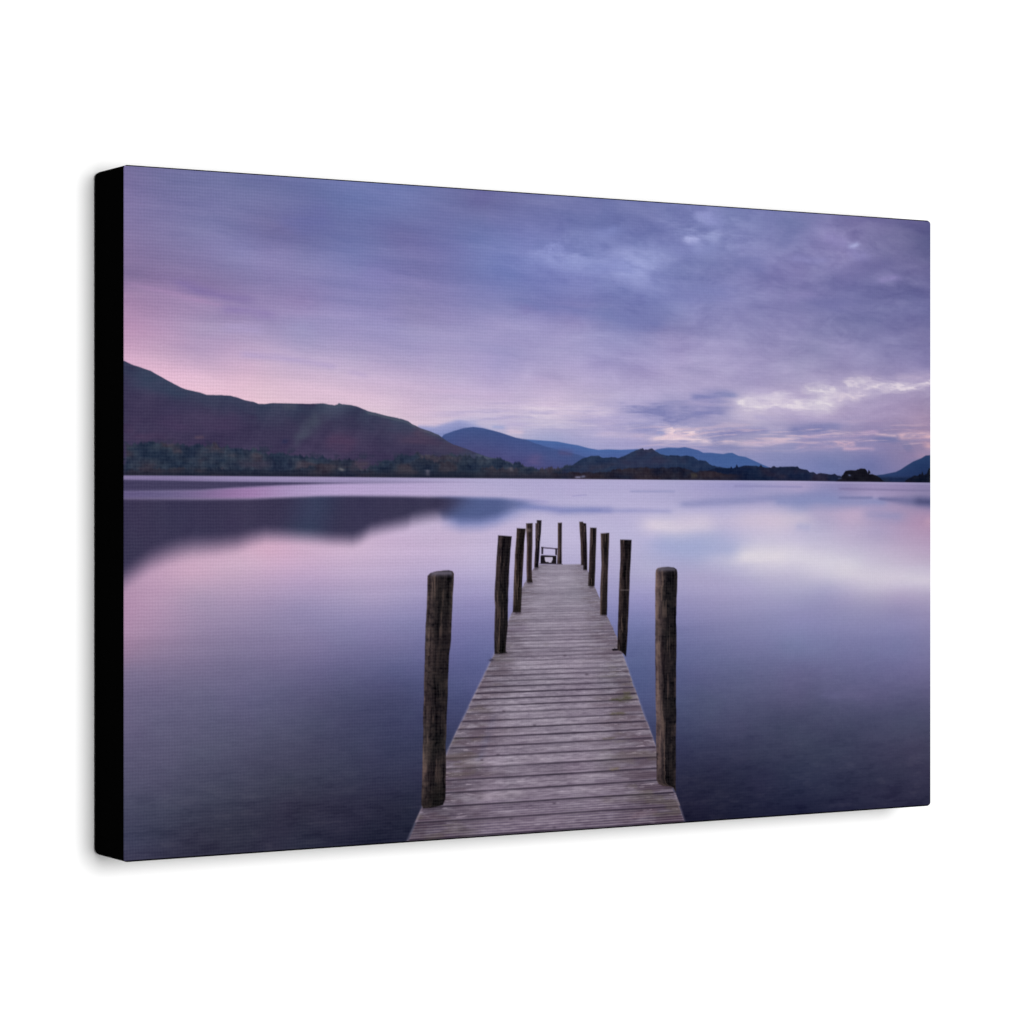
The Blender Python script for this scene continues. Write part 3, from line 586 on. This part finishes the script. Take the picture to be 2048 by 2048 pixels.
# bluish worn strip, nail heads, moss
wear = np.exp(-((sU - .165) / .02) ** 2) * sm(.45, .62, near) * sm(.8, .7, near)
dc = dc + (wear * sm(.2, -.2, blot))[..., None] * np.array([-4, -1, 2.])
over(img, deck, dc)
for (x, y) in [(753.6,724.2),(696.8,832),(629.8,875),(723.7,929.3),(600.7,882.2),(734,956.5),(734,994.1),(640.7,808.1),(795.1,755.3),(653.5,976.3)]:
    S([(x, y)], 1.6, (70,60,76), .7, wob=0)
mo = marg * sm(.12, .45, noise(70, 22, 4, 460, .6, X=gx, Y=gy)) * deck * (.2 + .8 * near)
over(img, mo * .38, (98, 90, 80))
MOSS = (84, 80, 62)
S([(862.8,789.9),(881.1,788.2)], [5, 4], MOSS, .55, seed=441, ns=(10, 4), wob=.5)
S([(834.1,797.7),(869.6,796.5),(886.9,794.7)], [2, 5, 2], (70,68,50), .6, seed=442, ns=(10, 4), wob=.5)
S([(836,820),(871.5,819.7)], 2.2, (86,80,62), .55, seed=443, ns=(10, 4), wob=.5)
S([(821.7,859),(852.3,857.9)], 2, (88,80,72), .5, seed=444, ns=(10, 4), wob=.5)
S([(836,908),(860,907.6)], 2.2, (118,104,84), .5, seed=445, ns=(10, 4), wob=.5)
S([(718.1,706),(729.3,806.6)][:1], 2, (120,110,120), .3, seed=446)
S([(644.4,677.9),(671.9,680),(690.3,678.8)], 5, (116,104,128), .6, seed=447, ns=(20, 4))
S([(821.7,680),(848.4,683.8)], 4, (120,108,130), .5, seed=448, ns=(20, 4))
S([(869.6,988.5),(908.3,982.7),(937.5,977.9)], 5, (150,122,132), .25, seed=449, ns=(30, 5))
# pale arris down each side of the deck
for pts, a_ in ((DL, .35), (DR, .28)):
    S(pts[:6], 1.1, (168,158,182), a_, seed=451, wob=.3)
S([(614.3,729.8),(622.5,725.4)], 2, (44,40,60), .7, seed=452, wob=.1)

# ------------------------------------------------------------------ mooring posts
def post(pts, lit=(88,76,80), dark=(30,26,28), seed=500, axis=None, lside=.28, flat=None, soft=1.0, tone=1.0, contact=True):
    P = np.array(pts, float)
    y0, y1 = P[:, 1].min(), P[:, 1].max()
    sl = box(P[:, 0].min() - 5, P[:, 0].max() + 5, y0 - 5, y1 + 5)
    wig = noise(60, 26, 3, seed, .6)[sl] * min(1.1, (P[:, 0].max() - P[:, 0].min()) * .025)
    mk = sm(soft, -soft, poly_sdf(pts, sl, wig))
    x = U[sl]; y = V[sl]
    # left and right border of the post on each row
    inside = mk > .5
    xl = np.where(inside, x, 1e9).min(1); xr = np.where(inside, x, -1e9).max(1)
    ok = xl < 1e8
    if ok.sum() < 2: return
    rows = np.arange(len(xl)); xl = np.interp(rows, rows[ok], xl[ok])[:, None]; xr = np.interp(rows, rows[ok], xr[ok])[:, None]
    wd = np.maximum(xr - xl, 1); s = (x - xl) / wd; m = float(wd.mean())
    g1 = noise(.20, 26 / max(m, 8) * 9, 4, seed + 1, .6, X=s, Y=y * 1.0 if m > 20 else y)
    g2 = noise(.10, 60, 3, seed + 2, .6, X=s, Y=y)
    g3 = noise(.5, 34, 3, seed + 3, .6, X=s, Y=y)
    g4 = noise(.07, 7, 3, seed + 4, .6, X=s, Y=y)
    L = np.array(lit, float); D = np.array(dark, float)
    k = sm(lside + .25, 0.0, s + g3 * .18) * (.75 + .5 * g3)
    k = k + .25 * sm(.82, 1.0, s) * (g3 > -.1)
    col = D + np.clip(k, 0, 1)[..., None] * (L - D)
    col = col + (g1 * 24 + g2 * 22 + g4 * 13)[..., None] * np.array([1.15, 1, .9]) * (.45 + .55 * np.clip(k + .3, 0, 1))[..., None]
    pale = sm(.28, .5, g2 + g3 * .4) * sm(.9, .4, s)
    col = col + pale[..., None] * (np.array([122, 106, 106.]) - col) * .5
    col = col - (sm(.2, .45, -g2) * 12 + sm(.3, .55, -g1) * 7)[..., None]
    col = col * np.array([1.03, .985, .93])
    lowd = sm(y1 - (y1 - y0) * .16, y1, y)
    col = col * (1 - .28 * lowd[..., None])
    col = np.clip(col * tone * .88, 8, 255)
    if flat is not None:                                  # sawn top
        f = flat[1] * np.exp(-((y - y0 - flat[2]) / flat[2]) ** 2) * sm(0, .1, s) * sm(1, .9, s)
        col = col + f[..., None] * (np.array(flat[0], float) - col)
    if contact:
        cx, cw = (xl[-1, 0] + xr[-1, 0]) / 2, m
    over(img[sl], mk, col)

# contact shade inked onto the deck at the post feet
keep = img.copy()
for x, y, w in [(514.8,950.1,25.5),(635.3,718,17),(666.4,655,10.2),(688.5,608.6,8.5),(700.5,585.4,6.8),(803.6,615.6,8.5),(827.4,661.9,9.3),(952.2,943.3,18.7)]:
    S([(x - w * .7, y), (x + w * .8, y)], 2.4 + w * .06, (62,54,66), .7, seed=int(x), wob=.4, ns=(14, 5))
img = keep + (img - keep) * deck[..., None]
# far pairs first
post([(699.1,515.8),(702.4,515.5),(701.4,549.4),(698.7,551)], (92,78,90), (62,54,66), 501, soft=.8)
post([(701.4,510.8),(710.2,511.2),(709.3,529.9),(707.5,545.6),(706.1,566.7),(704.4,585),(696.6,584.9),(697.7,565),(699.6,547.9),(701.8,529.9)], (66,56,64), (32,27,38), 502, soft=.9)
post([(740.7,515.1),(748.4,514.8),(748,545.8),(748,580),(739.2,580.4),(740.5,553.6)], (84,70,74), (36,31,38), 503, soft=.9)
# small gate between the end posts
GATE = (34, 28, 40)
def flatpoly(pts, col, soft=.8, a=1.0):
    sl, mk = poly(pts, soft); over(img[sl], mk * a, col)
flatpoly([(709.8,552.8),(740,555.2),(740,557),(709.8,554.8)], (72,62,86))
flatpoly([(710.1,553),(713.7,553.4),(713.3,564.4),(710.1,564.3)], GATE)
flatpoly([(736.2,555.5),(739.6,555.9),(739,566.1),(735.8,565.7)], GATE)
flatpoly([(709.4,565.7),(738.1,566.9),(738.1,568.9),(709.4,567.9)], (40,34,48))
flatpoly([(708.5,567.1),(738.1,568.1),(738.1,579.9),(708.3,579.2)], (24,20,26))
flatpoly([(716.3,568.9),(731,569.2),(731,572.7),(728.4,577.3),(724.6,577.8),(722.8,576.5),(717.9,576.5),(716.5,572.7)], (184,176,204))
flatpoly([(705.6,578.4),(749.9,580),(749.9,581.1),(705.6,579.9)], (62,54,70), a=.6)
post([(780.9,513.6),(788,513.3),(791.3,526.3),(791.8,581.9),(784.3,582.1),(783.4,549.9)], (96,84,86), (54,46,50), 504, soft=.9)
post([(787.3,515.2),(794.1,516.3),(795.5,550),(796.2,589.9),(788.6,589.9),(788.6,557.8)], (54,46,50), (28,24,32), 505, soft=.9)
post([(801.3,522.8),(813.7,523.3),(812.7,558),(811,597.5),(809.9,615.7),(797.5,615.2),(799.4,581.6),(800.8,550)], (84,72,78), (30,27,32), 506)
post([(682,516),(694,515.4),(693.3,553.3),(692.4,588.4),(692.7,602.4),(694,608.4),(683.3,608.2),(682.6,588.3),(683.3,549.3)], (94,80,84), (46,39,44), 507)
S([(684.8,526.7)], 3, (120,106,108), .6, seed=508, wob=.2)
post([(821.3,532.1),(837.9,531.2),(836.6,566.1),(835,613.7),(833.7,661.9),(820.7,661.6),(820.7,621.4),(823,581.8),(821.9,550.1)], (100,86,90), (36,32,36), 509)
post([(664.7,523.3),(680.7,524.1),(678.3,549.3),(675.6,592.1),(673.4,631),(671.9,654.3),(657.2,654.5),(658.5,619.1),(661.2,564.7)], (70,60,62), (34,30,32), 510)
post([(859,542.1),(881.1,542.7),(879.2,574.4),(876.3,630.2),(873.4,689.9),(870.2,729.2),(865.7,724.7),(860,720.3),(853,718.5),(855.1,669.6),(856.5,621.9),(859.4,574.2)], (78,66,70), (27,24,29), 511)
S([(857.1,622.7),(878.3,623)], 1.0, (104,94,98), .6, seed=512, wob=.2)
flatpoly([(842.7,716.6),(848.4,715.2),(854.2,716.5),(853.7,719.3),(844.6,719.4)], (24,20,28))
post([(630.5,534.3),(655.6,536),(653.5,555.4),(650.8,588),(649,630.6),(648,673.3),(645.3,704.3),(644.4,715.1),(647.1,717.1),(635.3,718.4),(623.4,718.4),(623.8,680.5),(624.9,645.7),(623.8,630.2),(627.1,580),(628.9,556.8)], (72,62,70), (28,26,31), 513)
# the two big front posts
post([(927.3,596.5),(928.3,591.3),(931.7,588.3),(939.5,587),(952.2,586.6),(963.1,587.8),(968.6,590.9),(970.1,596.1),(969.4,623.5),(968.4,663.8),(968,744.3),(968,824.9),(967.4,881.2),(967,950.5),(962.1,943.8),(955.2,941),(942.4,939.6),(933.6,935.9),(929.3,929.3),(928.7,879.5),(927.8,799.3),(926.8,719.1),(926.6,638.9)],
     (126,108,116), (30,28,34), 514, lside=.34, flat=((92,88,104), .8, 3.4))
post([(503.7,601.7),(504.5,595.6),(508.6,591.8),(518.4,589.2),(531.7,587.9),(542.4,587.6),(548.6,589.2),(551.3,593.1),(550.9,602.3),(548.3,625.2),(546.8,663.6),(545.4,694.2),(542.4,718.6),(540.1,763),(537.9,816.6),(536.5,862.5),(536.7,904.6),(535.6,939),(530.8,947.9),(511.3,951.1),(496.3,950.9),(493.6,945.9),(494.1,906.3),(496.3,822.6),(497.5,769.3),(498.4,731.2),(499.8,693.1),(501.5,655),(503.1,624.6)],
     (88,77,84), (36,33,38), 515, lside=.30, flat=((100,94,112), .85, 4.2))

# overall: slight print grain
img = img + noise(3.2, 3.2, 2, 600)[..., None] * 2.2 + (noise(60, 45, 3, 601) * 1.5)[..., None] * np.array([1, -.4, .6])
img = img * np.array([.995, .995, .968])
img = np.clip(img, 2, 252) / 255.0
lin = np.where(img <= 0.04045, img / 12.92, ((img + 0.055) / 1.055) ** 2.4) / PRINT_GAIN

# ------------------------------------------------------------------ the printed face as a fine grid
TOPI, BOTI, RAD = 0.00046, 0.00058, 0.0021
zz = np.linspace(H / 2 - TOPI, -H / 2 + BOTI, NV)
dy = np.minimum(H / 2 - zz, H / 2 + zz)
ins = np.where(dy < RAD, RAD - np.sqrt(np.maximum(RAD ** 2 - (RAD - dy) ** 2, 0)), 0.0)
left_x = -W / 2 + ins * 0.35 + 0.00002; right_x = W / 2 - ins + 0.00003
tt = np.linspace(0, 1, NU)[None, :]
X = left_x[:, None] + (right_x - left_x)[:, None] * tt
Z = np.repeat(zz[:, None], NU, 1)
Y = np.full_like(X, -T)
Y[0, :] += 0.00030; Y[-1, :] += 0.00030; Y[:, 0] += 0.00030; Y[:, -1] += 0.00030
co = np.stack([X, Y, Z], -1).reshape(-1, 3).astype(np.float32)
ii = np.arange(NU * NV).reshape(NV, NU)
quads = np.stack([ii[:-1, :-1], ii[1:, :-1], ii[1:, 1:], ii[:-1, 1:]], -1).reshape(-1, 4).astype(np.int32)
me = bpy.data.meshes.new('printed_face')
me.vertices.add(len(co)); me.vertices.foreach_set('co', co.ravel())
me.loops.add(quads.size); me.loops.foreach_set('vertex_index', quads.ravel())
me.polygons.add(len(quads))
me.polygons.foreach_set('loop_start', np.arange(0, quads.size, 4, dtype=np.int32))
me.update(calc_edges=True)
att = me.color_attributes.new('ink', 'FLOAT_COLOR', 'POINT')
rgba = np.ones((NU * NV, 4), np.float32); rgba[:, :3] = lin.reshape(-1, 3)
att.data.foreach_set('color', rgba.ravel())

m_ink, nt, b = principled('inked_canvas_weave', 1.0, 0.0)
N_ = nt.nodes; LK = nt.links
at = N_.new('ShaderNodeAttribute'); at.attribute_name = 'ink'
tc = N_.new('ShaderNodeTexCoord'); sp = N_.new('ShaderNodeSeparateXYZ')
LK.new(tc.outputs['Object'], sp.inputs[0])
def math_(op, a, b_=None):
    nd = N_.new('ShaderNodeMath'); nd.operation = op
    for k, q_ in enumerate((a, b_)):
        if q_ is None: continue
        if isinstance(q_, (int, float)): nd.inputs[k].default_value = q_
        else: LK.new(q_, nd.inputs[k])
    return nd.outputs[0]
nz = N_.new('ShaderNodeTexNoise'); nz.inputs['Scale'].default_value = 260.0; nz.inputs['Detail'].default_value = 3
LK.new(tc.outputs['Object'], nz.inputs['Vector'])
wob_ = math_('MULTIPLY', math_('SUBTRACT', nz.outputs['Fac'], 0.5), 5.0)
warp = math_('SINE', math_('ADD', math_('MULTIPLY', sp.outputs['X'], 2 * math.pi / 0.00135), wob_))
weft = math_('SINE', math_('ADD', math_('MULTIPLY', sp.outputs['Z'], 2 * math.pi / 0.00150), wob_))
cloth = math_('MULTIPLY', math_('ADD', warp, math_('MULTIPLY', weft, 1.3)), 0.5)
mr = N_.new('ShaderNodeMapRange'); mr.inputs['From Min'].default_value = -W / 2; mr.inputs['From Max'].default_value = W * 0.42
mr.inputs['To Min'].default_value = 0.056; mr.inputs['To Max'].default_value = 0.012
LK.new(sp.outputs['X'], mr.inputs['Value'])
n2 = N_.new('ShaderNodeTexNoise'); n2.inputs['Scale'].default_value = 60.0; n2.inputs['Detail'].default_value = 4
LK.new(tc.outputs['Object'], n2.inputs['Vector'])
amp = math_('MULTIPLY', mr.outputs['Result'], math_('ADD', 0.35, math_('MULTIPLY', n2.outputs['Fac'], 1.3)))
fac = math_('ADD', 1.0, math_('MULTIPLY', cloth, amp))
mul = N_.new('ShaderNodeVectorMath'); mul.operation = 'SCALE'
LK.new(at.outputs['Color'], mul.inputs[0]); LK.new(fac, mul.inputs['Scale'])
add = N_.new('ShaderNodeVectorMath'); add.operation = 'ADD'
cc = N_.new('ShaderNodeCombineXYZ'); pale = math_('MULTIPLY', math_('MULTIPLY', cloth, amp), 0.045)
for k in range(3): LK.new(pale, cc.inputs[k])
LK.new(mul.outputs['Vector'], add.inputs[0]); LK.new(cc.outputs['Vector'], add.inputs[1])
LK.new(add.outputs['Vector'], b.inputs['Base Color'])
bp = N_.new('ShaderNodeBump'); bp.inputs['Strength'].default_value = 0.12; bp.inputs['Distance'].default_value = 0.0002
LK.new(cloth, bp.inputs['Height']); LK.new(bp.outputs['Normal'], b.inputs['Normal'])
face = link_mesh('printed_face', me, m_ink, root)
face['label'] = 'matt printed canvas face showing a jetty, lake, fells and a lilac evening sky'
